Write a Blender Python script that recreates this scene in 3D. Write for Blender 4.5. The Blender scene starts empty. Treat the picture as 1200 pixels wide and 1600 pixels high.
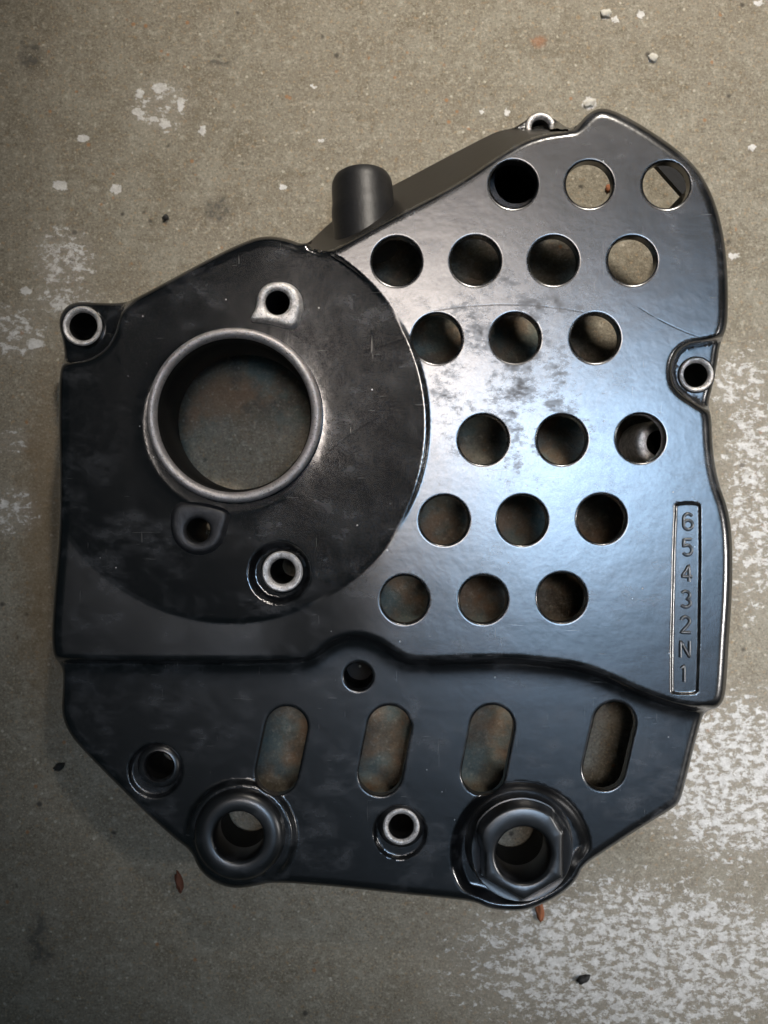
import bpy, bmesh, math, random, time
import numpy as np
from mathutils import Vector, geometry
T0 = time.time()
random.seed(4); np.random.seed(4)
SC = bpy.context.scene
COL = SC.collection

# ------------------------------------------------------------------ camera
F = 1555.0            # focal length in photo pixels (35 mm equivalent)
CAMZ = 0.363          # metres above the concrete, looking straight down
cam_d = bpy.data.cameras.new('camera'); cam = bpy.data.objects.new('camera', cam_d); COL.objects.link(cam)
cam.location = (0, 0, CAMZ); cam.rotation_euler = (0, 0, 0)
cam_d.sensor_fit = 'VERTICAL'; cam_d.sensor_height = 36; cam_d.sensor_width = 27
cam_d.lens = 36 * F / 1600.0; cam_d.clip_start = 0.01; cam_d.clip_end = 60
cam_d.dof.use_dof = True; cam_d.dof.focus_distance = CAMZ - 0.036; cam_d.dof.aperture_fstop = 11
SC.camera = cam

# ------------------------------------------------------------------ light
w = bpy.data.worlds.new('World'); SC.world = w; w.use_nodes = True
bg = w.node_tree.nodes['Background']; bg.inputs[0].default_value = (0.60, 0.88, 1.0, 1); bg.inputs[1].default_value = 0.022
SC.view_settings.view_transform = 'Standard'; SC.view_settings.look = 'None'
SC.view_settings.exposure = 0; SC.view_settings.gamma = 1
SC.render.resolution_x = 768; SC.render.resolution_y = 1024

def area(name, loc, target, sx, sy, power, col, spread=180, roll=0):
    d = bpy.data.lights.new(name, 'AREA'); d.shape = 'RECTANGLE'; d.size = sx; d.size_y = sy
    d.energy = power; d.color = col; d.spread = math.radians(spread)
    o = bpy.data.objects.new(name, d); COL.objects.link(o); o.location = loc
    v = Vector(target) - Vector(loc); q = v.to_track_quat('-Z', 'Y'); o.rotation_euler = q.to_euler()
    return o
def spot(name, loc, target, power, col, ang, blend, rad):
    d = bpy.data.lights.new(name, 'SPOT'); d.energy = power; d.color = col
    d.spot_size = math.radians(ang); d.spot_blend = blend; d.shadow_soft_size = rad
    o = bpy.data.objects.new(name, d); COL.objects.link(o); o.location = loc
    v = Vector(target) - Vector(loc); o.rotation_euler = v.to_track_quat('-Z', 'Y').to_euler()
    return o
area('warm_window_light', (0.12, 0.26, 1.5), (0.12, 0.06, 0), 0.46, 0.40, 0.150, (1.0, 0.88, 0.80), 20)
area('blue_window_light', (0.47, 0.10, 1.5), (0.22, 0.01, 0), 0.33, 0.62, 0.195, (0.46, 0.70, 1.0), 20)
area('soft_sky_light', (0.62, -0.35, 1.7), (0.28, -0.08, 0), 1.0, 1.0, 0.028, (0.48, 0.70, 1.0), 20)
spot('side_fill_light', (1.25, -0.15, 0.80), (0.285, -0.105, 0), 190, (1.0, 0.97, 0.94), 14, 1.0, 0.12)  # unseen low spot, added to brighten the lower-right floor
spot('garage_door_light', (0.33, 1.10, 1.00), (0.075, 0.21, 0), 108, (1.0, 0.92, 0.81), 20.5, 1.0, 0.06)

# ------------------------------------------------------------------ mapping
def unproj(px, py, z_mm):
    k = (CAMZ - z_mm * 0.001) / F
    return ((px - 600) * k, (800 - py) * k, z_mm * 0.001)
def pxs(z_mm): return (CAMZ - z_mm * 0.001) / F       # metres per photo pixel at that height

def chaikin(pts, n=2, closed=True):
    p = np.array(pts, float)
    for _ in range(n):
        if closed:
            q = np.roll(p, -1, 0)
            p = np.stack([0.75 * p + 0.25 * q, 0.25 * p + 0.75 * q], 1).reshape(-1, 2)
        else:
            a, b = p[:-1], p[1:]
            p = np.vstack([p[:1], np.stack([0.75 * a + 0.25 * b, 0.25 * a + 0.75 * b], 1).reshape(-1, 2), p[-1:]])
    return p
def resample(p, step, closed=True):
    if closed: p = np.vstack([p, p[:1]])
    s = np.r_[0, np.cumsum(np.hypot(*np.diff(p, axis=0).T))]
    n = max(8, int(round(s[-1] / step)))
    t = np.linspace(0, s[-1], n, endpoint=not closed)
    return np.c_[np.interp(t, s, p[:, 0]), np.interp(t, s, p[:, 1])]
def dist_line(P, poly, closed=True):
    a = poly if closed else poly[:-1]
    b = np.roll(poly, -1, 0) if closed else poly[1:]
    out = np.full(len(P), 1e9)
    for i in range(len(a)):
        ab = b[i] - a[i]; L = (ab * ab).sum()
        if L < 1e-12: continue
        ap = P - a[i]
        t = np.clip((ap @ ab) / L, 0, 1)
        dx = ap[:, 0] - t * ab[0]; dy = ap[:, 1] - t * ab[1]
        np.minimum(out, dx * dx + dy * dy, out=out)
    return np.sqrt(out)
def inside(P, poly):
    x, y = P[:, 0], P[:, 1]; c = np.zeros(len(P), bool)
    a = poly; b = np.roll(poly, -1, 0)
    for i in range(len(a)):
        (x0, y0), (x1, y1) = a[i], b[i]
        if y0 == y1: continue
        m = (y0 > y) != (y1 > y)
        c ^= m & (x < (x1 - x0) * (y - y0) / (y1 - y0) + x0)
    return c
def sdf(P, poly):
    d = dist_line(P, poly); return np.where(inside(P, poly), d, -d)
def sst(a, b, x):
    t = np.clip((x - a) / (b - a), 0, 1); return t * t * (3 - 2 * t)

# outline of the whole casting, clockwise from the left tab
OUT = [(93,706),(92,640),(93,590),(96,572),(102,558),(98,530),(92,510),(94,492),(105,477),(122,471),(150,473),(192,474),
 (212,466),(260,440),(338,398),(392,373),(420,368),(450,373),(478,384),(498,364),(530,336),(570,312),(633,280),(693,248),(760,213),
 (783,203),(802,201),(822,187),(843,180),(862,182),(888,202),(902,196),(914,182),(927,172),(943,168),(967,176),(997,192),
 (1030,213),(1063,237),(1090,263),(1110,297),(1123,333),(1132,373),(1137,423),(1138,480),(1136,510),(1130,526),(1124,543),(1120,573),
 (1113,607),(1106,632),(1112,652),(1113,687),(1117,727),(1125,760),(1137,793),(1143,827),(1145,870),(1144,930),(1139,1001),
 (1135,1072),(1131,1095),(1122,1106),(1104,1111),(1097,1120),(1082,1177),(1070,1227),(1062,1254),(1050,1264),(995,1297),(945,1330),(910,1353),
 (902,1374),(878,1397),(845,1414),(820,1423),(787,1423),(762,1419),(742,1409),(703,1404),(620,1396),(513,1384),(425,1378),
 (397,1385),(363,1389),(332,1378),(310,1358),(299,1330),(276,1313),(234,1276),(193,1236),(143,1186),(110,1150),(96,1118),(98,1080),
 (99,1048),(93,1036),(83,1024),(81,990),(85,925),(92,850),(94,772)]
D = resample(chaikin(OUT, 2), 4.0)
# outline of the raised upper shell (pushed past the silhouette where both share an edge)
SH = [(40,700),(40,600),(70,572),(112,566),(140,562),(166,546),(182,520),(186,496),(196,480),(214,462),(200,380),(420,300),(470,362),(482,386),(510,395),
 (540,380),(593,350),(640,326),(693,299),(735,274),(777,245),(815,221),(853,209),(888,205),(905,196),(890,140),(960,120),(1100,180),(1200,300),(1200,500),(1150,528),
 (1130,526),(1100,535),(1080,536),(1063,545),(1052,561),(1049,580),(1052,600),(1064,615),(1085,628),(1102,640),(1140,645),
 (1200,700),(1200,1150),(1110,1104),(1082,1106),(1046,1098),(1018,1088),(989,1077),(947,1057),(904,1042),(860,1036),(800,1030),(740,1031),
 (655,1034),(632,1030),(612,1017),(590,1002),(560,993),(530,998),(510,1009),(493,1023),(474,1031),(435,1033),(310,1034),(185,1033),(100,1031),(40,1028)]
S = resample(chaikin(SH, 2), 5.0)
FOOT = chaikin([(478,384),(498,364),(530,336),(570,312),(633,280),(693,248),(760,213),(783,204),(802,201),(830,201),(860,202),(888,203)], 2, False)
W = np.vstack([FOOT, [(888,206),(853,211),(815,223),(777,247),(735,276),(693,301),(640,328),(593,352),(540,382),(510,398),(482,390)]])
ZU, ZL = 40.0, 26.0
DC = (360, 662); DR = 308
def fil(d, r, z):
    t = np.clip(d / r, 0, 1); return z * (1 - np.sqrt(np.clip(1 - (1 - t) ** 2, 0, 1)))
PANEL = [(1054,786),(1095,786),(1090,1084),(1047,1084)]
PAN = chaikin([(1054,792),(1060,786),(1089,786),(1095,792),(1091,1078),(1085,1084),(1053,1084),(1048,1078)], 1)
def height(P):
    px, py = P[:, 0], P[:, 1]
    dD = dist_line(P, D); dS = sdf(P, S); dF = dist_line(P, FOOT, False); inW = inside(P, W)
    shell = np.where(dS > 0, ZU - fil(dS, 9, 2.2), ZU - 2.2 + dS * 2.2)
    # disc
    rho = np.hypot(px - DC[0], py - DC[1])
    uu = np.clip((DC[0] + DR - px) / (2 * DR), 0, 1)
    v5 = np.minimum(uu, .5)
    drop = 2 * DR * 0.208 * (.12 * v5 - .15 * v5 * v5 - .03 * np.maximum(uu - .5, 0))
    ind = sst(DR + 4, DR - 3, rho)
    outd = drop * sst(620, 400, px) * sst(640, 760, py)     # the body outside the disc sinks with it at the lower left
    disc = ind * (1.1 - 1.0 * sst(.35, .75, uu) - drop) - (1 - ind) * outd
    disc = disc + 0.2 * np.exp(-np.clip(np.abs(rho - 138), 0, 99) / 9.0)
    shell = shell + disc
    # bowl around the lower screw boss of the disc
    rb = np.hypot(px - 437, py - 895); shell = shell - 3.2 * sst(50, 38, rb) * (dS > 0)
    # number panel
    if PANEL_ON:
        dp = sdf(P, PAN); shell = shell - 0.75 * sst(-2.5, 2.5, dp) 
    # soft casting unevenness
    low = np.full(len(P), 5.0)
    low = np.where(py > 960, ZL, low)
    low = np.where((px < 230) & (py < 600), 25.0, low)
    low = np.where((px > 1000) & (py > 500) & (py < 680), 25.0, low)
    # lower plate details
    r1 = np.hypot(px - 376, py - 1306)
    b1 = 2.4 * sst(90, 78, r1)
    r2 = np.hypot(px - 814, py - 1332)
    b2 = -3.6 * sst(112, 92, r2)
    r3 = np.hypot(px - 625, py - 1301); b3 = -2.4 * sst(43, 36, r3)
    r4 = np.hypot(px - 243, py - 1204); b4 = -1.8 * sst(44, 36, r4)
    low = low + np.where(py > 1100, (b1 + b2) * sst(2, 30, dD) + b3 + b4, 0)
    # concave root of the step
    low = low + np.where(py > 960, 1.2 * np.exp(-np.clip(-dS - 6, 0, 99) / 5.0), 0)
    h = np.maximum(shell, low)
    ruled = 4 + (ZU - 2.2 - 4) * dF / (dF + np.maximum(-dS, 0) + 1e-6)
    h = np.where(inW & (dS <= 0), ruled, h)
    r = np.where(h > 33, 15.0, 12.0); z = np.where(h > 33, 3.6, 3.0)
    f = np.where(inW & (dS <= 0), 0, fil(dD, r, z))
    f = np.where(low < 10, np.where(dS > 0, f * sst(0, 14, np.abs(dF)), fil(dD, 4, 1.0) * (~inW)), f)
    return h - f
PANEL_ON = True

# ------------------------------------------------------------------ holes
def circ(cx, cy, r, n=64, ry=None): 
    a = np.arange(n) * 2 * math.pi / n; return np.c_[cx + r * np.cos(a), cy + (ry or r) * np.sin(a)]
def slot(cx, cy, r, half, tilt, n=20):
    t = math.radians(tilt); ux, uy = math.sin(t), -math.cos(t); out = []
    for s in (1, -1):
        a0 = math.atan2(uy * s, ux * s)
        for k in range(n + 1):
            a = a0 - math.pi / 2 + math.pi * k / n
            out.append((cx + s * ux * half + r * math.cos(a), cy + s * uy * half + r * math.sin(a)))
    return resample(np.array(out), 3.0)
ROUND = [(802,288,37),(921,288,36.5),(1041,289,36.5),(620,408,38),(743,407,38.5),(865,407,38),(988,407,37.5),
 (683,529,38.5),(805,528,38.5),(930,528,38),(755,687,38.5),(878,687,38.5),(1001,685,37.5),(694,813,38),(816,813,38.5),(940,811,38),
 (632,937,37),(755,937,37),(878,934,38)]
SLOTS = [(440,1173,33,37,12),(601,1173,34,37,11),(762,1172,34,37,11),(952,1166,33,37,13)]
HOLES = [circ(*h) for h in ROUND] + [slot(*s) for s in SLOTS]
PLAIN = list(HOLES)
HOLES += [circ(365,648,126,160), circ(560,1057,22,48)]
COV = [circ(433,473,26,40), circ(310,830,24,40), circ(441,893,24,40), circ(128,509,24,40), circ(1089,586,21,40),
       circ(627,1292,22,40), circ(248,1198,23,40), circ(370,1311,52,60), circ(818,1334,52,60)]
TABHOLE = np.array([(825,202.5),(826,196),(831,190),(838,187),(846,187),(853,190),(858,196),(860,202.5)])
HOLES += COV + [resample(TABHOLE, 3)]

# ------------------------------------------------------------------ body mesh
def offset_loop(p, d):
    t = np.roll(p, -1, 0) - np.roll(p, 1, 0); t /= np.hypot(*t.T)[:, None]
    n = np.c_[-t[:, 1], t[:, 0]]
    c = p + n * 0.5
    s = 1 if inside(c[:1], p)[0] else -1      # n points inwards when s=1
    return p - n * d * s
def build_body():
    expl = []   # explicit rows of points
    for h in HOLES:
        for d in (0.9, 2.1, 3.7, 5.6): expl.append(offset_loop(h, d))
    for d in (0.6, 1.6, 3, 5, 8, 12, 16): expl.append(offset_loop(D, -d))
    for d in (-9, -6, -4, -2, -.7, 0, .7, 2, 4, 6.5, 9.5, 13): expl.append(offset_loop(S, -d))
    for r in (DR + 5, DR + 3, DR + 1.5, DR, DR - 1.5, DR - 3, DR - 5, DR - 8.5, 290, 150, 142):
        expl.append(circ(DC[0], DC[1], r, int(2 * math.pi * r / 4)))
    for c, rs in (((437,895),(52,50,47,44,41,38,36)), ((376,1306),(93,90,87,84,81,78,75)), ((814,1332),(115,112,108,104,100,96,92,89)),
                  ((625,1301),(45,43,41,39,37,35)), ((243,1204),(46,44,42,40,38,36,34))):
        for r in rs: expl.append(circ(c[0], c[1], r, int(2 * math.pi * r / 3)))
    for d in (-9,-6.5,-5,-4,-3,-2.2,-1.2,0,1.2,2.2,4): expl.append(offset_loop(resample(PAN, 3), -d))
    X = np.vstack(expl)
    # adaptive grid
    step = 3.0
    gx = np.arange(78, 1150, step); gy = np.arange(164, 1428, step)
    G = np.stack(np.meshgrid(gx, gy, indexing='xy'), -1)
    sh = G.shape[:2]; Gf = G.reshape(-1, 2) + (np.arange(sh[0] * sh[1]).reshape(sh) // sh[1] % 2).reshape(-1, 1) * np.array([[step / 2, 0]])
    H = height(Gf).reshape(sh)
    cur = np.zeros(sh)
    cur[1:-1, 1:-1] = np.abs(4 * H[1:-1, 1:-1] - H[:-2, 1:-1] - H[2:, 1:-1] - H[1:-1, :-2] - H[1:-1, 2:])
    big = cur > 0.05
    m = big.copy()
    for sx in (-1, 0, 1):
        for sy in (-1, 0, 1): m |= np.roll(np.roll(big, sx, 0), sy, 1)
    ii, jj = np.indices(sh); m |= (ii % 3 == 0) & (jj % 3 == 0)
    Gk = Gf[m.reshape(-1)]; keep = np.ones(len(Gk), bool)
    for h in HOLES:
        c = h.mean(0); R = np.hypot(*(h - c).T).max() + 9; q = np.where(np.hypot(Gk[:, 0] - c[0], Gk[:, 1] - c[1]) < R)[0]
        keep[q[dist_line(Gk[q], h) < 7]] = False
    X = np.vstack([X, Gk[keep]])
    X = X + np.random.uniform(-.02, .02, X.shape)
    ok = inside(X, D) & (dist_line(X, D) > 0.45)
    X = X[ok]
    for h in HOLES:
        c = h.mean(0); R = np.hypot(*(h - c).T).max() + 2
        near = np.hypot(X[:, 0] - c[0], X[:, 1] - c[1]) < R
        bad = np.zeros(len(X), bool); Q = X[near]
        bad[near] = inside(Q, h) | (dist_line(Q, h) < 0.6)
        X = X[~bad]
    # thin out
    key = np.floor(X / 0.9).astype(int); _, idx = np.unique(key[:, 0] * 100000 + key[:, 1], return_index=True)
    X = X[np.sort(idx)]
    loops = [D] + HOLES
    V = []; E = []
    for l in loops:
        b = len(V); n = len(l); V += [tuple(p) for p in l]; E += [(b + i, b + (i + 1) % n) for i in range(n)]
    nb = len(V); V += [tuple(p) for p in X]
    print('cdt points', len(V), round(time.time() - T0, 1))
    vo, eo, fo, ov, oe, of = geometry.delaunay_2d_cdt([Vector(v) for v in V], E, [], 0, 1e-4)
    vo = np.array([(v.x, v.y) for v in vo]); tri = np.array([f for f in fo if len(f) == 3])
    cen = vo[tri].mean(1)
    k = inside(cen, D)
    for h in HOLES:
        c = h.mean(0); R = np.hypot(*(h - c).T).max()
        near = np.where(k & (np.hypot(cen[:, 0] - c[0], cen[:, 1] - c[1]) < R))[0]
        k[near[inside(cen[near], h)]] = False
    tri = tri[k]
    used = np.unique(tri); rem = -np.ones(len(vo), int); rem[used] = np.arange(len(used)); vo = vo[used]; tri = rem[tri]
    a = vo[tri]; ar = (a[:,1,0]-a[:,0,0])*(a[:,2,1]-a[:,0,1])-(a[:,1,1]-a[:,0,1])*(a[:,2,0]-a[:,0,0])
    tri[ar > 0] = tri[ar > 0][:, ::-1]           # image y points down: flip so normals face the camera
    print('tris', len(tri), round(time.time() - T0, 1))
    hz = height(vo)
    # softened edge of every hole
    for h in HOLES:
        c = h.mean(0); R = np.hypot(*(h - c).T).max() + 6
        nr = np.where(np.hypot(vo[:, 0] - c[0], vo[:, 1] - c[1]) < R)[0]
        hz[nr] -= fil(dist_line(vo[nr], h), 3.6, 0.75)
    K = (CAMZ - hz * .001) / F
    top = np.c_[(vo[:, 0] - 600) * K, (800 - vo[:, 1]) * K, hz * .001]
    verts = [tuple(v) for v in top]; faces = [tuple(int(i) for i in t) for t in tri]
    n = len(verts); TH = 0.0038
    # underside
    verts += [(v[0], v[1], max(v[2] - TH, 0.0008)) for v in verts[:n]]
    faces += [(t[2] + n, t[1] + n, t[0] + n) for t in faces[:len(tri)]]
    # boundary edges -> rims
    ec = {}
    for t in faces[:len(tri)]:
        for i in range(3):
            e = (t[i], t[(i + 1) % 3]); ec[e] = 1
    bnd = [e for e in ec if (e[1], e[0]) not in ec]
    dout = dist_line(vo, D)
    rim_in = {}
    Dn = offset_loop(D, -12.0)
    for a_, b_ in bnd:
        pa, pb = vo[a_], vo[b_]
        if dout[a_] < 0.3 and dout[b_] < 0.3:
            open_side = (905 < (pa[0] + pb[0]) / 2 < 1095) and pa[1] < 275
            if open_side:
                faces.append((b_, a_, a_ + n, b_ + n))
            else:
                ids = []
                for q in (a_, b_):
                    x, y, z = verts[q]
                    if q not in rim_in:
                        i = len(verts); verts.append((x, y, 0.0))
                        j = np.argmin(np.hypot(D[:, 0] - vo[q][0], D[:, 1] - vo[q][1])); p = Dn[j]; kk = K[q]
                        ix, iy = (p[0] - 600) * kk, (800 - p[1]) * kk
                        verts.append((ix, iy, 0.0)); verts.append((ix, iy, max(z - .002, .001)))
                        rim_in[q] = i
                    ids.append(rim_in[q])
                ia, ib = ids
                faces.append((b_, a_, ia, ib)); faces.append((ib, ia, ia + 1, ib + 1)); faces.append((ib + 1, ia + 1, ia + 2, ib + 2))
        else:
            faces.append((b_, a_, a_ + n, b_ + n))
    return verts, faces, n, len(tri)

def mesh_obj(name, verts, faces, mat, parent=None, smooth=True, angle=None):
    me = bpy.data.meshes.new(name); me.from_pydata(verts, [], faces); me.materials.append(mat)
    if smooth: me.shade_smooth()
    if angle: me.set_sharp_from_angle(angle=math.radians(angle))
    me.update()
    o = bpy.data.objects.new(name, me); COL.objects.link(o)
    if parent: o.parent = parent
    return o

# ------------------------------------------------------------------ material helpers
class NT:
    def __init__(s, name):
        s.m = bpy.data.materials.new(name); s.m.use_nodes = True; s.t = s.m.node_tree; s.b = s.t.nodes['Principled BSDF']
    def n(s, typ, **kw):
        x = s.t.nodes.new(typ)
        for k, v in kw.items(): setattr(x, k, v)
        return x
    def l(s, a, b): s.t.links.new(a, b)
    def put(s, sock, v):
        if hasattr(v, 'is_linked') or hasattr(v, 'node'): s.l(v, sock)
        else: sock.default_value = v
    def math(s, op, a, b=0.0, c=0.0, clamp=False):
        x = s.n('ShaderNodeMath', operation=op, use_clamp=clamp)
        for i, v in enumerate((a, b, c)): s.put(x.inputs[i], v)
        return x.outputs[0]
    def coords(s, scale, loc=(0, 0, 0), rot=(0, 0, 0)):
        g = s.n('ShaderNodeNewGeometry'); m = s.n('ShaderNodeMapping', vector_type='POINT')
        m.inputs['Scale'].default_value = scale if isinstance(scale, tuple) else (scale,) * 3
        m.inputs['Location'].default_value = loc; m.inputs['Rotation'].default_value = rot
        s.l(g.outputs['Position'], m.inputs[0]); return m.outputs[0]
    def noise(s, v, scale, detail=4, rough=.55, dist=0.0, col=False):
        x = s.n('ShaderNodeTexNoise'); s.l(v, x.inputs['Vector'])
        x.inputs['Scale'].default_value = scale; x.inputs['Detail'].default_value = detail
        x.inputs['Roughness'].default_value = rough; x.inputs['Distortion'].default_value = dist
        return x.outputs['Color' if col else 'Fac']
    def ramp(s, f, a, b, lo=0.0, hi=1.0, smooth=True):
        x = s.n('ShaderNodeMapRange', clamp=True, interpolation_type='SMOOTHSTEP' if smooth else 'LINEAR')
        s.put(x.inputs[0], f); x.inputs[1].default_value = a; x.inputs[2].default_value = b
        x.inputs[3].default_value = lo; x.inputs[4].default_value = hi; return x.outputs[0]
    def mix(s, f, a, b):
        x = s.n('ShaderNodeMix', data_type='RGBA'); s.put(x.inputs[0], f)
        for i, v in ((6, a), (7, b)):
            if isinstance(v, tuple): x.inputs[i].default_value = (*v, 1)
            else: s.l(v, x.inputs[i])
        return x.outputs[2]
    def dist(s, v, p, sx=1.0, sy=1.0):      # distance in the mapped plane to point p, stretched
        m = s.n('ShaderNodeVectorMath', operation='SUBTRACT'); s.l(v, m.inputs[0]); m.inputs[1].default_value = (p[0], p[1], 0)
        q = s.n('ShaderNodeVectorMath', operation='MULTIPLY'); s.l(m.outputs[0], q.inputs[0]); q.inputs[1].default_value = (1 / sx, 1 / sy, 0)
        l = s.n('ShaderNodeVectorMath', operation='LENGTH'); s.l(q.outputs[0], l.inputs[0]); return l.outputs['Value']
    def bump(s, h, strength, distance=.0002, prev=None):
        x = s.n('ShaderNodeBump'); x.inputs['Strength'].default_value = strength; x.inputs['Distance'].default_value = distance
        s.l(h, x.inputs['Height'])
        if prev is not None: s.l(prev, x.inputs['Normal'])
        return x.outputs[0]

U = 1 / (0.2077e-3 * 100)     # 1 unit = 100 photo pixels on the cover
UG = 1 / (0.2334e-3 * 100)    # the same on the concrete
def cpos(px, py): return ((px - 600) / 100, (800 - py) / 100)

def black_paint(name, rough=.27, body=True):
    m = NT(name); v = m.coords(U)
    flat = m.coords((U, U, 0))
    d = m.dist(flat, cpos(*DC))
    ondisc = m.ramp(d, 3.09, 3.05)
    cloud = m.noise(v, 1.0, 5, .6, .3)
    smear = m.noise(m.coords((U * .7, U * 1.2, U), rot=(0, 0, .6)), 3.0, 8, .68, .3)
    dirt = m.math('MULTIPLY', m.ramp(cloud, .40, .60), m.ramp(smear, .42, .66))
    sa = m.noise(m.coords((U * .35, U * 6, U), rot=(0, 0, .75)), 5, 2, .5); sb = m.noise(m.coords((U * 6, U * .35, U), rot=(0, 0, .45)), 5, 2, .5)
    hair = m.math('MAXIMUM', m.ramp(sa, .71, .75), m.ramp(sb, .71, .75))
    hair = m.math('MULTIPLY', hair, m.ramp(m.noise(v, 1.3, 2), .45, .6))
    # worn, dirty area in the middle of the perforated face
    dw = m.dist(flat, cpos(800, 560), 1.5, 2.1)
    worn = m.ramp(dw, 1.25, .25)
    pn = m.math('ADD', m.math('MULTIPLY', m.noise(flat, 1.7, 8, .66), .6), m.math('MULTIPLY', m.noise(m.coords((U * .8, U * 1.5, 0), rot=(0, 0, .5)), 7.0, 8, .72), .4))
    patch = m.ramp(m.math('ADD', pn, m.math('MULTIPLY', worn, .08)), .53, .72)
    patch = m.math('MULTIPLY', patch, m.ramp(dw, 1.3, .7))
    patch = m.math('MULTIPLY', patch, m.ramp(d, 3.0, 3.3))
    fine = m.noise(v, 45, 4, .6)
    streak = m.noise(v, 16, 6, .75)
    streak2 = m.noise(m.coords((U * .6, U * 1.4, U), rot=(0, 0, .35)), 9, 4, .6)
    vp = m.n('ShaderNodeTexVoronoi'); m.l(m.coords(U, loc=(3, 9, 0)), vp.inputs['Vector']); vp.inputs['Scale'].default_value = 9.0
    pit = m.math('MULTIPLY', m.ramp(vp.outputs['Distance'], .16, .06), m.ramp(m.noise(v, 2.1, 3, .6), .50, .60))
    r = m.math('ADD', rough, m.ramp(fine, .35, .65, -.01, .02))
    r = m.math('ADD', r, m.math('MULTIPLY', m.ramp(streak, .5, .7), .012))
    r = m.math('ADD', r, m.math('MULTIPLY', dirt, .01))
    r = m.math('ADD', r, m.math('MULTIPLY', patch, .20))
    r = m.math('ADD', r, m.math('MULTIPLY', ondisc, -.11))
    m.l(r, m.b.inputs['Roughness'])
    c = m.mix(dirt, (.0055, .0057, .0065), (.050, .051, .055))
    c = m.mix(m.math('MULTIPLY', hair, .6), c, (.13, .125, .12))
    c = m.mix(m.math('MULTIPLY', patch, .8), c, (.045, .038, .034))
    # bare nicks
    vo = m.n('ShaderNodeTexVoronoi'); m.l(v, vo.inputs['Vector']); vo.inputs['Scale'].default_value = 5.0
    nick = m.math('MULTIPLY', m.ramp(vo.outputs['Distance'], .07, .04), m.ramp(m.noise(v, 1.7, 2), .57, .60))
    c = m.mix(nick, c, (.45, .45, .46)); 
    m.l(c, m.b.inputs['Base Color'])
    # two long curved scratches on the perforated face
    sc = []
    for (cx, cy, R, x0, x1) in ((790, 1110, 634, 660, 925), (1230, 130, 420, 990, 1110), (520, 250, 300, 560, 680), (700,900,270,500,600)):
        dd = m.math('ABSOLUTE', m.math('SUBTRACT', m.dist(flat, cpos(cx, cy)), R / 100))
        x = m.ramp(dd, .018, .006)
        sep = m.n('ShaderNodeSeparateXYZ'); m.l(flat, sep.inputs[0])
        g = m.math('MULTIPLY', m.ramp(sep.outputs[0], (x0 - 600) / 100, (x0 - 580) / 100), m.ramp(sep.outputs[0], (x1 - 600) / 100, (x1 - 620) / 100))
        up = m.ramp(sep.outputs[1], -2.5, -2.4)
        sc.append(m.math('MULTIPLY', m.math('MULTIPLY', x, g), m.math('MULTIPLY', up, m.ramp(streak2, .3, .5))))
    scr = sc[0]
    for q in sc[1:]: scr = m.math('MAXIMUM', scr, q)
    m.b.inputs['IOR'].default_value = 2.1
    m.b.inputs['Specular IOR Level'].default_value = .5
    m.l(m.math('MULTIPLY_ADD', m.math('ADD', m.math('MAXIMUM', patch, m.math('MULTIPLY', scr, .9)), m.math('MULTIPLY', dirt, .3)), -.26, .5), m.b.inputs['Specular IOR Level'])
    h = m.math('ADD', m.noise(v, 2.2, 3), m.math('MULTIPLY', fine, .018))
    h = m.math('ADD', h, m.math('MULTIPLY', m.ramp(streak2, .55, .75), .005))
    h = m.math('ADD', h, m.math('MULTIPLY', scr, -.14))
    h = m.math('ADD', h, m.math('MULTIPLY', hair, -.03))
    h = m.math('ADD', h, m.math('MULTIPLY', pit, -.06))
    h = m.math('ADD', h, m.math('MULTIPLY', nick, -.25))
    h = m.math('ADD', h, m.math('MULTIPLY', patch, -.04))
    m.l(m.bump(h, .15, .0005), m.b.inputs['Normal'])
    return m.m

def bare_metal(name, base=(.88, .84, .81), rough=.40, dark=.62):
    m = NT(name); v = m.coords(U)
    n1 = m.noise(v, 9, 6, .7, .4); n2 = m.noise(v, 34, 4, .65)
    g = m.ramp(n1, .42, .60); c = m.mix(g, tuple(b * dark for b in base), base)
    c = m.mix(m.ramp(n2, .58, .66), c, tuple(b * .25 for b in base))
    m.l(c, m.b.inputs['Base Color']); m.b.inputs['Metallic'].default_value = .45
    m.l(m.math('MULTIPLY_ADD', n2, .3, rough - .15), m.b.inputs['Roughness'])
    m.l(m.bump(m.math('ADD', n1, m.math('MULTIPLY', n2, .5)), .5, .0005), m.b.inputs['Normal'])
    return m.m
def dark_metal(name):
    m = NT(name); v = m.coords(U); n1 = m.noise(v, 6, 6, .7)
    m.l(m.mix(n1, (.012, .012, .014), (.07, .07, .075)), m.b.inputs['Base Color']); m.b.inputs['Metallic'].default_value = .3
    m.b.inputs['Roughness'].default_value = .42
    m.l(m.bump(n1, .4, .0005), m.b.inputs['Normal']); return m.m

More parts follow.
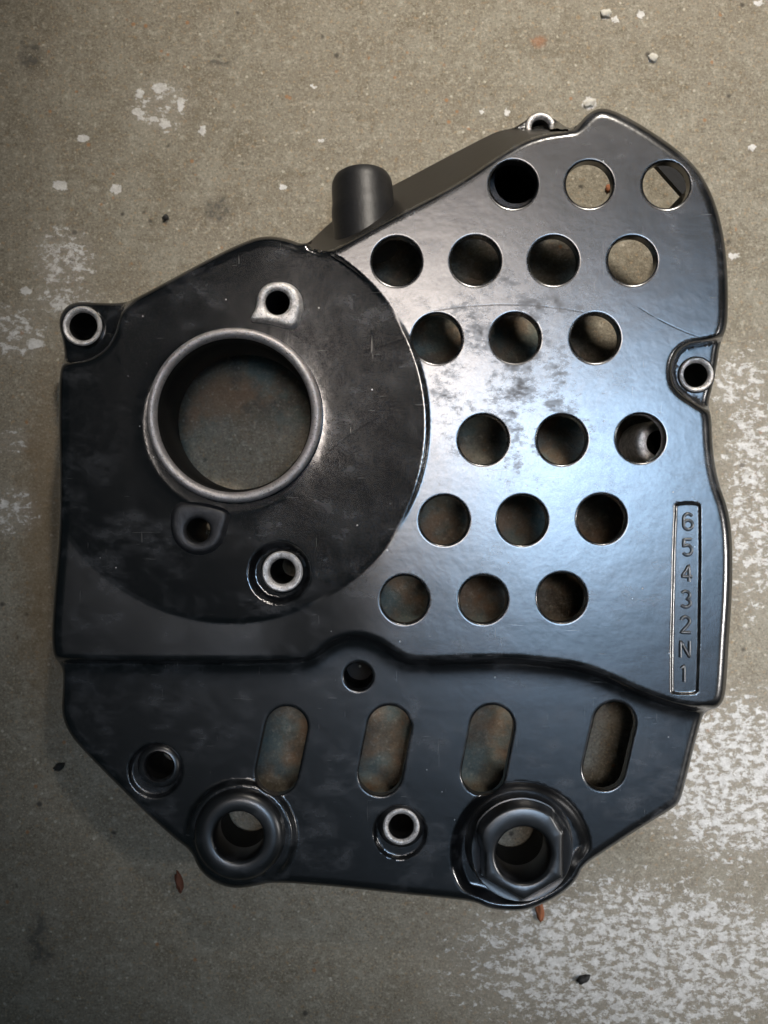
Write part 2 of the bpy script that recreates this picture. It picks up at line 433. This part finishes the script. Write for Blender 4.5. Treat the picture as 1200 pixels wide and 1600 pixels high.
def concrete():
    m = NT('stained_concrete'); v = m.coords((UG, UG, 0))
    n_big = m.noise(v, .28, 4, .55, .3); n_mid = m.noise(v, 1.6, 6, .62, .3); n_fin = m.noise(v, 9, 6, .7); n_grain = m.noise(v, 26, 4, .75)
    blot = m.noise(v, 3.4, 5, .6, .5, col=False)
    c = m.mix(m.ramp(n_mid, .25, .75), (.215, .187, .138), (.325, .300, .240))
    c = m.mix(m.ramp(n_big, .38, .62), c, m.mix(.5, c, (.27, .235, .18)))
    c = m.mix(m.ramp(n_fin, .50, .72, 0, .85), c, (.47, .43, .35))
    c = m.mix(m.ramp(n_fin, .47, .30, 0, .65), c, (.14, .12, .09))
    c = m.mix(m.ramp(n_grain, .53, .68, 0, .8), c, (.54, .49, .39))
    c = m.mix(m.ramp(n_grain, .47, .32, 0, .75), c, (.10, .082, .055))
    n_or = m.noise(v, 13, 3, .6); c = m.mix(m.ramp(n_or, .56, .70, 0, .45), c, (.36, .22, .10))
    # pale sand grains and rusty grains
    vo = m.n('ShaderNodeTexVoronoi'); m.l(v, vo.inputs['Vector']); vo.inputs['Scale'].default_value = 6.5; vo.inputs['Randomness'].default_value = 1
    g = m.math('MULTIPLY', m.ramp(vo.outputs['Distance'], .20, .10), m.ramp(m.noise(v, 6.5, 1), .55, .60))
    c = m.mix(m.math('MULTIPLY', g, .7), c, (.62, .57, .47))
    vr = m.n('ShaderNodeTexVoronoi'); m.l(m.coords((UG, UG, 0), loc=(31, 7, 0)), vr.inputs['Vector']); vr.inputs['Scale'].default_value = 3.7
    g = m.math('MULTIPLY', m.ramp(vr.outputs['Distance'], .16, .06), m.ramp(m.noise(v, 2.3, 2), .53, .57))
    c = m.mix(m.math('MULTIPLY', g, .65), c, (.40, .18, .07))
    vd = m.n('ShaderNodeTexVoronoi'); m.l(m.coords((UG, UG, 0), loc=(11, 57, 0)), vd.inputs['Vector']); vd.inputs['Scale'].default_value = 2.1
    g = m.math('MULTIPLY', m.ramp(vd.outputs['Distance'], .13, .05), m.ramp(m.noise(v, 1.7, 2), .52, .56))
    c = m.mix(m.math('MULTIPLY', g, .8), c, (.05, .045, .04))
    # cover's soft brown shadow painted beside the left edge, dark smear marks
    warp = m.noise(v, 2.5, 4, .6, col=True)
    wv = m.n('ShaderNodeVectorMath', operation='MULTIPLY_ADD'); m.l(warp, wv.inputs[0]); wv.inputs[1].default_value = (.9, .9, 0)
    ofs = m.n('ShaderNodeVectorMath', operation='ADD'); m.l(v, ofs.inputs[0]); ofs.inputs[1].default_value = (-.45, -.45, 0); m.l(ofs.outputs[0], wv.inputs[2])
    wv = wv.outputs[0]
    edge_shade = m.ramp(m.dist(wv, cpos(75, 860), .55, 3.3), 1.2, .3)
    c = m.mix(m.math('MULTIPLY', edge_shade, .55), c, (.17, .105, .045))
    for (x, y, sx, sy) in ((340, 328, .20, .16), (45, 92, .22, .15), (350, 92, .14, .08), (60, 1470, .16, .5), (380,250,.06,.06)):
        sm = m.math('MULTIPLY', m.ramp(m.dist(wv, cpos(x, y), sx, sy), 1.3, .5), m.ramp(n_fin, .35, .6))
        c = m.mix(m.math('MULTIPLY', sm, .75), c, (.07, .065, .06))
    # oil and rust stain under the cover, darkened and tinted to paint in shade
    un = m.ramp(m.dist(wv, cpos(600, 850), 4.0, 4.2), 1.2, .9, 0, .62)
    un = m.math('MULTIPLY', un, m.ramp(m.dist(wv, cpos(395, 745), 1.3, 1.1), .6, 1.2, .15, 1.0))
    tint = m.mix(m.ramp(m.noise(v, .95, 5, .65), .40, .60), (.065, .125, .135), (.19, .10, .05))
    tint = m.mix(m.ramp(m.noise(m.coords((UG, UG, 0), loc=(4, 4, 0)), 1.3, 4, .6), .50, .62, 0, .85), tint, (.035, .03, .026))  # dark patches painted in for the shade seen through the slots
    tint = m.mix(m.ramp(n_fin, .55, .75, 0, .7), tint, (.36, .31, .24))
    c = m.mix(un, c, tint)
    # white paint: broken splashes
    reg = None
    for (x, y, sx, sy, a) in ((1010, 1500, 3.4, 1.5, 1), (1150, 1220, 1.5, 1.6, 1), (1185, 760, .65, 2.4, .85), (1150, 600, .5, .6, .8),
                              (100, 405, .55, .55, .85), (20, 520, .55, .5, .8), (15, 800, .5, .45, .75), (20, 690, .3, .25, .6),
                              (250, 165, .55, .45, .62), (320, 920, .5, .5, .0), (100, 470, .6, .3, .8)):
        q = m.ramp(m.dist(v, cpos(x, y), sx, sy), 1.25, .45, 0, a)
        reg = q if reg is None else m.math('MAXIMUM', reg, q)
    c = m.mix(m.math('MULTIPLY', reg, .45), c, m.mix(n_fin, (.30, .265, .22), (.50, .46, .40)))
    sp = m.noise(m.coords((UG, UG * 1.7, 0), rot=(0, 0, .35)), 4.6, 9, .70, .3)
    sp2 = m.noise(v, 10, 6, .68, .2)
    paint = m.math('ADD', m.math('MULTIPLY', sp, .62), m.math('MULTIPLY', sp2, .38))
    paint = m.ramp(m.math('ADD', paint, m.math('MULTIPLY', reg, .13)), .585, .665)
    paint = m.math('MULTIPLY', paint, m.ramp(reg, .08, .3))
    flecks = [(248,137,.11,.07),(219,147,.07,.07),(282,163,.06,.11),(216,176,.10,.06),(258,194,.10,.06),(316,204,.06,.07),(240,186,.07,.05),
              (181,296,.08,.09),(129,217,.10,.06),(93,290,.13,.08),(947,22,.08,.08),(1001,23,.06,.07),(961,31,.05,.05),(1020,90,.07,.08),(921,162,.11,.09),
              (490,135,.05,.03),(504,219,.05,.03),(442,293,.06,.05),(753,174,.04,.03),(791,176,.05,.04),(1185,4,.09,.05),(1147,400,.08,.05),(1175,230,.06,.05),
              (55,538,.14,.08),(40,455,.10,.06),(1100,960,.05,.05)]
    wf = m.n('ShaderNodeVectorMath', operation='MULTIPLY_ADD'); m.l(m.noise(v, 14, 3, .6, col=True), wf.inputs[0]); wf.inputs[1].default_value = (.16, .16, 0)
    o2 = m.n('ShaderNodeVectorMath', operation='ADD'); m.l(v, o2.inputs[0]); o2.inputs[1].default_value = (-.08, -.08, 0); m.l(o2.outputs[0], wf.inputs[2])
    for (x, y, sx, sy) in flecks:
        paint = m.math('MAXIMUM', paint, m.ramp(m.dist(wf.outputs[0], cpos(x, y), sx, sy), 1.15, .75))
    pc = m.mix(m.ramp(n_fin, .3, .7), (.60, .58, .55), (.86, .85, .83))
    c = m.mix(m.math('MULTIPLY', paint, .88), c, pc)
    # reddish smudge
    rd = m.math('MULTIPLY', m.ramp(m.dist(wf.outputs[0], cpos(842, 65), .14, .10), 1.2, .4), .6); c = m.mix(rd, c, (.36, .15, .07))
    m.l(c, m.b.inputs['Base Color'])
    m.b.inputs['Roughness'].default_value = .82; m.b.inputs['Specular IOR Level'].default_value = .25
    h = m.math('ADD', m.math('MULTIPLY', n_fin, .6), m.math('MULTIPLY', n_grain, .5)); h = m.math('ADD', h, m.math('MULTIPLY', paint, .25)); h = m.math('ADD', h, n_mid)
    m.l(m.bump(h, .55, .0007), m.b.inputs['Normal'])
    return m.m
def simple(name, col, rough=.7, col2=None):
    m = NT(name); v = m.coords(U); n1 = m.noise(v, 14, 5, .65)
    m.l(m.mix(n1, col, col2 or tuple(c * .5 for c in col)), m.b.inputs['Base Color']); m.b.inputs['Roughness'].default_value = rough
    m.l(m.bump(n1, .25, .0004), m.b.inputs['Normal']); return m.m

PAINT = black_paint('black_paint', .235); PARTP = black_paint('black_paint_cast', .33)
BARE = bare_metal('bare_aluminium'); WORN = bare_metal('worn_rim_metal', (.55, .51, .50), .36, .8); DARK = dark_metal('dark_metal')
CONC = concrete()

# ------------------------------------------------------------------ concrete floor
n = 8; s = 0.9
fv = [(-s + 2 * s * i / n, -s + 2 * s * j / n, 0) for j in range(n + 1) for i in range(n + 1)]
ff = [(j * (n + 1) + i, j * (n + 1) + i + 1, (j + 1) * (n + 1) + i + 1, (j + 1) * (n + 1) + i) for j in range(n) for i in range(n)]
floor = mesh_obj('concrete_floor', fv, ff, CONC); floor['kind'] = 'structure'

# ------------------------------------------------------------------ the cover
BORE = simple('matt_black_bore', (.008, .008, .008), .6, (.014, .013, .012)); BORE.node_tree.nodes['Principled BSDF'].inputs['Specular IOR Level'].default_value = .2
root = bpy.data.objects.new('sprocket_cover', None); COL.objects.link(root); root.empty_display_size = .05
root['label'] = 'scuffed black painted engine sprocket cover with round holes and slots lying on stained concrete'
root['category'] = 'engine cover'
verts, faces, ntop, ntri = build_body()
body = mesh_obj('cover_body', verts, faces, PAINT, root, True, 50)
CASTM = simple('rough_cast_black', (.007, .0065, .006), .42, (.020, .018, .016)); CASTM.node_tree.nodes['Principled BSDF'].inputs['IOR'].default_value = 1.4
body.data.materials.append(CASTM)
fc = np.array([np.mean([verts[i] for i in f], 0) for f in faces[:ntri]]); kk = F / (CAMZ - fc[:, 2])
pp = np.c_[600 + fc[:, 0] * kk, 800 - fc[:, 1] * kk]; sel = inside(pp, W) & (sdf(pp, S) < -.5)
for i in np.where(sel)[0]: body.data.polygons[int(i)].material_index = 1

def ring(name, cx, cy, zref, prof, mat, n=96, shape=None, mat2=None, split=None, bore=1):
    """profile of (radius px, z mm); z measured up from the concrete. shape(angle)->extra radius factor"""
    x0, y0, _ = unproj(cx, cy, zref); k = pxs(zref)
    vs = []; fs = []
    for (r, z) in prof:
        for i in range(n):
            a = 2 * math.pi * i / n
            rr = r * (shape(a, r) if shape else 1)
            vs.append((x0 + rr * k * math.cos(a), y0 + rr * k * math.sin(a), z * .001))
    for j in range(len(prof) - 1):
        for i in range(n):
            i2 = (i + 1) % n
            fs.append((j * n + i, (j + 1) * n + i, (j + 1) * n + i2, j * n + i2))
    o = mesh_obj(name, vs, fs, mat, root, True, 48)
    if mat2:
        o.data.materials.append(mat2)
        for p in o.data.polygons:
            if (p.index // n) in split: p.material_index = 1
    o.data.materials.append(BORE); nm = len(o.data.materials) - 1
    for p in o.data.polygons:
        if (p.index // n) >= len(prof) - 1 - bore: p.material_index = nm
    return o
def arc(r0, z0, r1, z1, n=5, conv=True):
    out = []
    for i in range(n + 1):
        t = math.pi / 2 * i / n
        if conv: out.append((r0 + (r1 - r0) * (1 - math.cos(t)), z0 + (z1 - z0) * math.sin(t)))
        else: out.append((r0 + (r1 - r0) * math.sin(t), z0 + (z1 - z0) * (1 - math.cos(t))))
    return out
# bearing rim (the big opening)
zd = 37.4
o = ring('bearing_rim', 365, 648, 43, [(140, zd - .6), (139.5, zd + .2), (139, zd + 1.4), (138, 40.5)] + arc(137.5, 41, 130.5, 43.2, 6) + arc(130, 43.2, 121, 41.0, 6, False) +
     [(119.5, 39), (119, 34), (116, 33), (115.5, 14)], WORN, 160, mat2=PARTP, split=set(list(range(0, 4))), bore=4)
o['label'] = 'worn grey rim round the big opening'
# ears with screw holes beside the rim
def blob_shape(target, cx, cy):
    c = np.array([cx, cy])
    def f(a, r):
        d = np.array([math.cos(a), -math.sin(a)])
        best = 1e9
        for i in range(len(target)):
            p, q = target[i], target[(i + 1) % len(target)]
            e = q - p; den = d[0] * e[1] - d[1] * e[0]
            if abs(den) < 1e-9: continue
            w_ = p - c; t = (w_[0] * e[1] - w_[1] * e[0]) / den; u = (w_[0] * d[1] - w_[1] * d[0]) / den
            if t > 0 and -1e-6 <= u <= 1 + 1e-6: best = min(best, t)
        return best
    return f
def ear(name, cx, cy, poly, bore, ztop, zfoot, mat, matin):
    tgt = chaikin(poly, 2); f = blob_shape(tgt, cx, cy)
    def shp(a, r):
        if r <= bore + 6: return 1.0
        R = f(a, r); return (R + (r - 100)) / r         # r=100 marks the outline itself
    prof = [(108, zfoot - 1.5), (104, zfoot + .1), (101.5, zfoot + .9), (100, ztop - 1.6), (98.5, ztop - .6), (96, ztop - .1), (93, ztop), (bore + 5.5, ztop), (bore + 2, ztop - .3), (bore, ztop - 1.2), (bore - 1, 4)]
    return ring(name, cx, cy, ztop, prof, mat, 96, shp, matin, {9, 0, 1})
e = ear('screw_ear', 433, 472, [(400,476),(402,458),(412,444),(430,438),(450,440),(466,453),(472,472),(468,490),(461,512),(440,508),(412,500),(388,500),(396,486)], 19, 41.5, 37.4, BARE, DARK)
e['label'] = 'bare metal screw ear above the big rim'
e = ear('screw_ear', 309, 829, [(268,800),(276,786),(300,786),(330,790),(358,800),(352,822),(346,845),(332,860),(312,866),(290,862),(272,846),(266,822)], 19, 40.3, 37.4, DARK, DARK)
e['label'] = 'dull dark screw ear below the big rim'
# screw bosses
def boss(cx, cy, R, bore, ztop, zfoot, mat, matin, flare=5, wall=None, label=None):
    prof = [(R + flare, zfoot - .6), (R + flare * .6, zfoot), (R + 2.0, zfoot + .8), (R + 1, ztop - 1.2), (R, ztop - .5), (R - 2, ztop), (bore + 4, ztop), (bore + 1.5, ztop - .5), (bore, ztop - 1.6), (bore - 1.5, 1.5)]
    o = ring('screw_boss', cx, cy, ztop, prof, matin, 72, None, mat, {4, 5, 6, 7})
    if label: o['label'] = label
    return o
boss(441, 893, 32, 20, 39.6, 34.6, BARE, PARTP, 8, label='bright ring boss under the big rim')
boss(128, 509, 31, 22, 27.5, 24.5, BARE, PARTP, 4, label='bright ring boss on the left tab')
boss(1089, 585, 27, 19, 26.2, 24.6, BARE, DARK, 2, label='scraped boss in the right notch')
boss(845, 198, 23, 14, 6.2, 4.0, BARE, DARK, 2, label='boss on the top tab')
x = ring('screw_boss', 627, 1292, 27.5, [(40, 23.2), (37, 23.8), (34, 24.8), (31, 26.4), (28.5, 27.2), (26, 27.6), (23, 27.5), (20, 26.9), (18, 25), (17, 1.5)], PARTP, 72, None, BARE, {4, 5, 6})
x['label'] = 'worn conical boss between the two lugs'
ring('screw_boss', 248, 1198, 27, [(38, 23.6), (35, 24.6), (33, 26), (30, 26.8), (25, 27), (22.5, 26.4), (21, 25), (20, 1.5)], PARTP, 72)
# plain lug and hexagonal lug
x0 = 371
ring('mounting_lug', 371, 1311, 34, [(78, 27.0), (74, 27.5), (72, 28.6), (70.5, 30.0), (68, 31.0), (64, 31.6), (60, 32.0), (56, 32.2), (44, 32.2), (41, 31.9), (39, 30.8), (38.5, 18), (36.5, 2)], PARTP, 128)
def hexf(a, r):
    if r > 77 or r < 50: return 1.0
    b = (a + math.pi / 2) % (math.pi / 3) - math.pi / 6
    h = math.cos(math.pi / 6) / math.cos(b)
    wgt = min(1, max(0, (abs((math.degrees(a) - 100 + 180) % 360 - 180) - 45) / 30))      # the top of the collar is round
    return h * wgt + 1.09 * (1 - wgt)
o = ring('hexagonal_lug', 818, 1336, 34, [(92, 21.8), (86, 22.6), (83, 24.5), (82, 28.0), (80, 29.9), (79, 30.2), (76.9, 29.9), (75.5, 29.6), (72.5, 31.8), (69.5, 33.8), (68, 34.3), (66, 34.5), (49, 34.5), (45, 34.1), (43, 32.8), (42.5, 18), (39, 2)], PARTP, 144, hexf)
# cable tube on the sloping wall
def tube():
    vs = []; fs = []; n = 64
    c0 = Vector(unproj(572, 392, 24)); c1 = Vector(unproj(565, 281, 18))
    ax = (c1 - c0).normalized(); u = ax.cross(Vector((0, 0, 1))).normalized(); v_ = ax.cross(u).normalized()
    k = pxs(20); L = (c1 - c0).length
    prof = [(1, 0), (48, 0), (48.5, .30), (49.5, .45), (50, .52), (49, .60), (48, .68), (47.8, .88), (46.8, .95), (44, 1.0), (34, 1.0), (32, .98), (31, .5), (1, .49)]
    for r, t in prof:
        for i in range(n):
            a = 2 * math.pi * i / n; vs.append(tuple(c0 + ax * L * t + (u * math.cos(a) + v_ * math.sin(a)) * r * k))
    for j in range(len(prof) - 1):
        for i in range(n): fs.append((j * n + i, j * n + (i + 1) % n, (j + 1) * n + (i + 1) % n, (j + 1) * n + i))
    return mesh_obj('cable_tube', vs, fs, simple('dull_black_tube_paint', (.005, .005, .006), .45, (.016, .016, .017)), root, True, 50)
tube()
# inner pieces seen through the holes
ring('inner_boss', 1030, 692, 24, [(40, 2), (36, 22), (34, 24), (31, 24.4), (21, 24.4), (19.5, 23.5), (19, 3)], BARE, 64)
ring('inner_boss', 806, 285, 22, [(48, 2), (45, 21), (42, 22.5), (34, 22.5), (32, 21), (31, 3), (0.5, 2.9)], DARK, 64)
gz = 17.0
gp = [unproj(x, y, gz) for x, y in ((1008, 238), (1086, 326), (1122, 345), (1107, 300), (1074, 252), (1040, 228))]
vs = gp + [(p[0], p[1], p[2] - .003) for p in gp]; m_ = len(gp)
mesh_obj('inner_web', vs, [tuple(range(m_))[::-1], tuple(range(m_, 2 * m_))] + [(i, (i + 1) % m_, m_ + (i + 1) % m_, m_ + i) for i in range(m_)], BORE, root, False)

ring('inner_boss', 560, 1057, 24, [(27, 2), (27, 22), (23, 22), (22.5, 2), (2, 1.5)], BORE, 48)
# raised characters of the number panel
def ell(cx, cy, rx, ry, a0, a1, n=14):
    return [(cx + rx * math.cos(math.radians(a0 + (a1 - a0) * i / n)), cy + ry * math.sin(math.radians(a0 + (a1 - a0) * i / n))) for i in range(n + 1)]
GLYPH = {   # centre lines in a box 1 wide and 1.5 high
 '6': [ell(.5, 1.02, .42, .44, 30, 180, 9) + [(.08, .46)] + ell(.5, .45, .42, .42, 180, 540, 22)],
 '5': [[(.86, 1.46), (.18, 1.46), (.12, .84)] + ell(.48, .48, .42, .45, 125, -150, 18)],
 '4': [[(.70, .0), (.70, 1.48), (.04, .46), (.98, .46)]],
 '3': [ell(.45, 1.10, .38, .36, 150, -80, 14) + ell(.45, .40, .44, .38, 80, -150, 16)],
 '2': [ell(.48, 1.06, .40, .40, 165, -20, 12) + [(.70, .68), (.08, .03), (.94, .03)]],
 'N': [[(.08, 0), (.08, 1.48), (.92, .02), (.92, 1.48)]],
 '1': [[(.25, 1.16), (.55, 1.46), (.55, 0)]]}
NUM = [('6', 1075, 815), ('5', 1074, 855), ('4', 1073, 896), ('3', 1072, 936), ('2', 1071, 976), ('N', 1070, 1014), ('1', 1068, 1052)]
for ch, px, py in NUM:
    cu = bpy.data.curves.new('numeral', 'CURVE'); cu.dimensions = '3D'; cu.bevel_depth = .00056; cu.bevel_resolution = 3; cu.use_fill_caps = True
    k = pxs(ZU); Wd, Hd = 17 * k, 26 * k / 1.5
    for path in GLYPH[ch]:
        p = resample(np.array(path) * [Wd, Hd], .0005, False)
        sp = cu.splines.new('POLY'); sp.points.add(len(p) - 1)
        for q, (x, y) in zip(sp.points, p): q.co = (x - Wd / 2, y - Hd * .75, 0, 1)
    to = bpy.data.objects.new('tmp', cu); COL.objects.link(to)
    dg = bpy.context.evaluated_depsgraph_get(); me = bpy.data.meshes.new_from_object(to.evaluated_get(dg)); bpy.data.objects.remove(to)
    me.materials.clear(); me.materials.append(PARTP); me.shade_smooth()
    o = bpy.data.objects.new('numeral', me); COL.objects.link(o); o.parent = root
    o.location = unproj(px, py, ZU - .72); o['label'] = 'raised character ' + ch

# ------------------------------------------------------------------ crumbs on the concrete
def crumb(name, px, py, sx, sy, h, ang, mat, label, cat, seed, group=None):
    rnd = random.Random(seed); bm = bmesh.new(); bmesh.ops.create_icosphere(bm, subdivisions=3, radius=1)
    k = pxs(1) 
    from mathutils import noise as mn
    for v in bm.verts:
        nse = 1 + .45 * mn.noise(v.co * 1.6 + Vector((seed * 3.1, 0, 0))) + .2 * mn.noise(v.co * 4 + Vector((seed, 5, 0)))
        v.co = v.co * nse
        v.co.x *= sx * k; v.co.y *= sy * k; v.co.z = max(v.co.z, -.4) * h * .001
    me = bpy.data.meshes.new(name); bm.to_mesh(me); bm.free(); me.materials.append(mat); me.shade_smooth()
    o = bpy.data.objects.new(name, me); COL.objects.link(o); x, y, _ = unproj(px, py, 0)
    o.location = (x, y, h * .0003); o.rotation_euler = (0, 0, math.radians(ang)); o['label'] = label; o['category'] = cat
    if group: o['group'] = group
    return o
RUST = simple('rusty_flake', (.36, .13, .05), .8, (.22, .07, .03)); BLK = simple('black_crumb', (.03, .028, .026), .7); PALE = simple('pale_stone', (.62, .60, .54), .85, (.48, .45, .39))
crumb('bark_flake', 843, 1422, 7, 17, 1.2, 8, RUST, 'orange brown flake poking out below the hexagonal lug', 'flake', 1)
crumb('bark_flake', 280, 1377, 6, 17, 1.2, 12, simple('brown_flake', (.22, .08, .045), .8), 'dark reddish flake on the shaded floor left of the plain lug', 'flake', 2)
crumb('grit_crumb', 911, 1529, 11, 6, 1.5, 15, BLK, 'black crumb on the white splashed paint at bottom right', 'crumb', 3)
crumb('grit_crumb', 93, 1198, 9, 6, 1.5, 30, BLK, 'black crumb on shaded concrete left of the lower plate', 'crumb', 4)
crumb('grit_crumb', 259, 341, 5, 4.5, 1.2, 0, BLK, 'tiny black crumb above the upper left edge of the cover', 'crumb', 5)
crumb('pebble', 921, 162, 10, 6, .7, 20, PALE, 'pale pebble just above the top corner of the cover', 'pebble', 6)
crumb('pebble', 947, 22, 8, 7, .8, 0, PALE, 'larger pale pebble at the upper edge of the floor', 'pebble', 7)
crumb('pebble', 1020, 91, 6, 7, .8, 40, PALE, 'small pale pebble on bare concrete at upper right', 'pebble', 8)
crumb('rust_speck', 950, 295, 4, 6, .9, 0, RUST, 'orange speck of rust seen inside the middle hole of the top row', 'rust speck', 9)
print('built', round(time.time() - T0, 1))
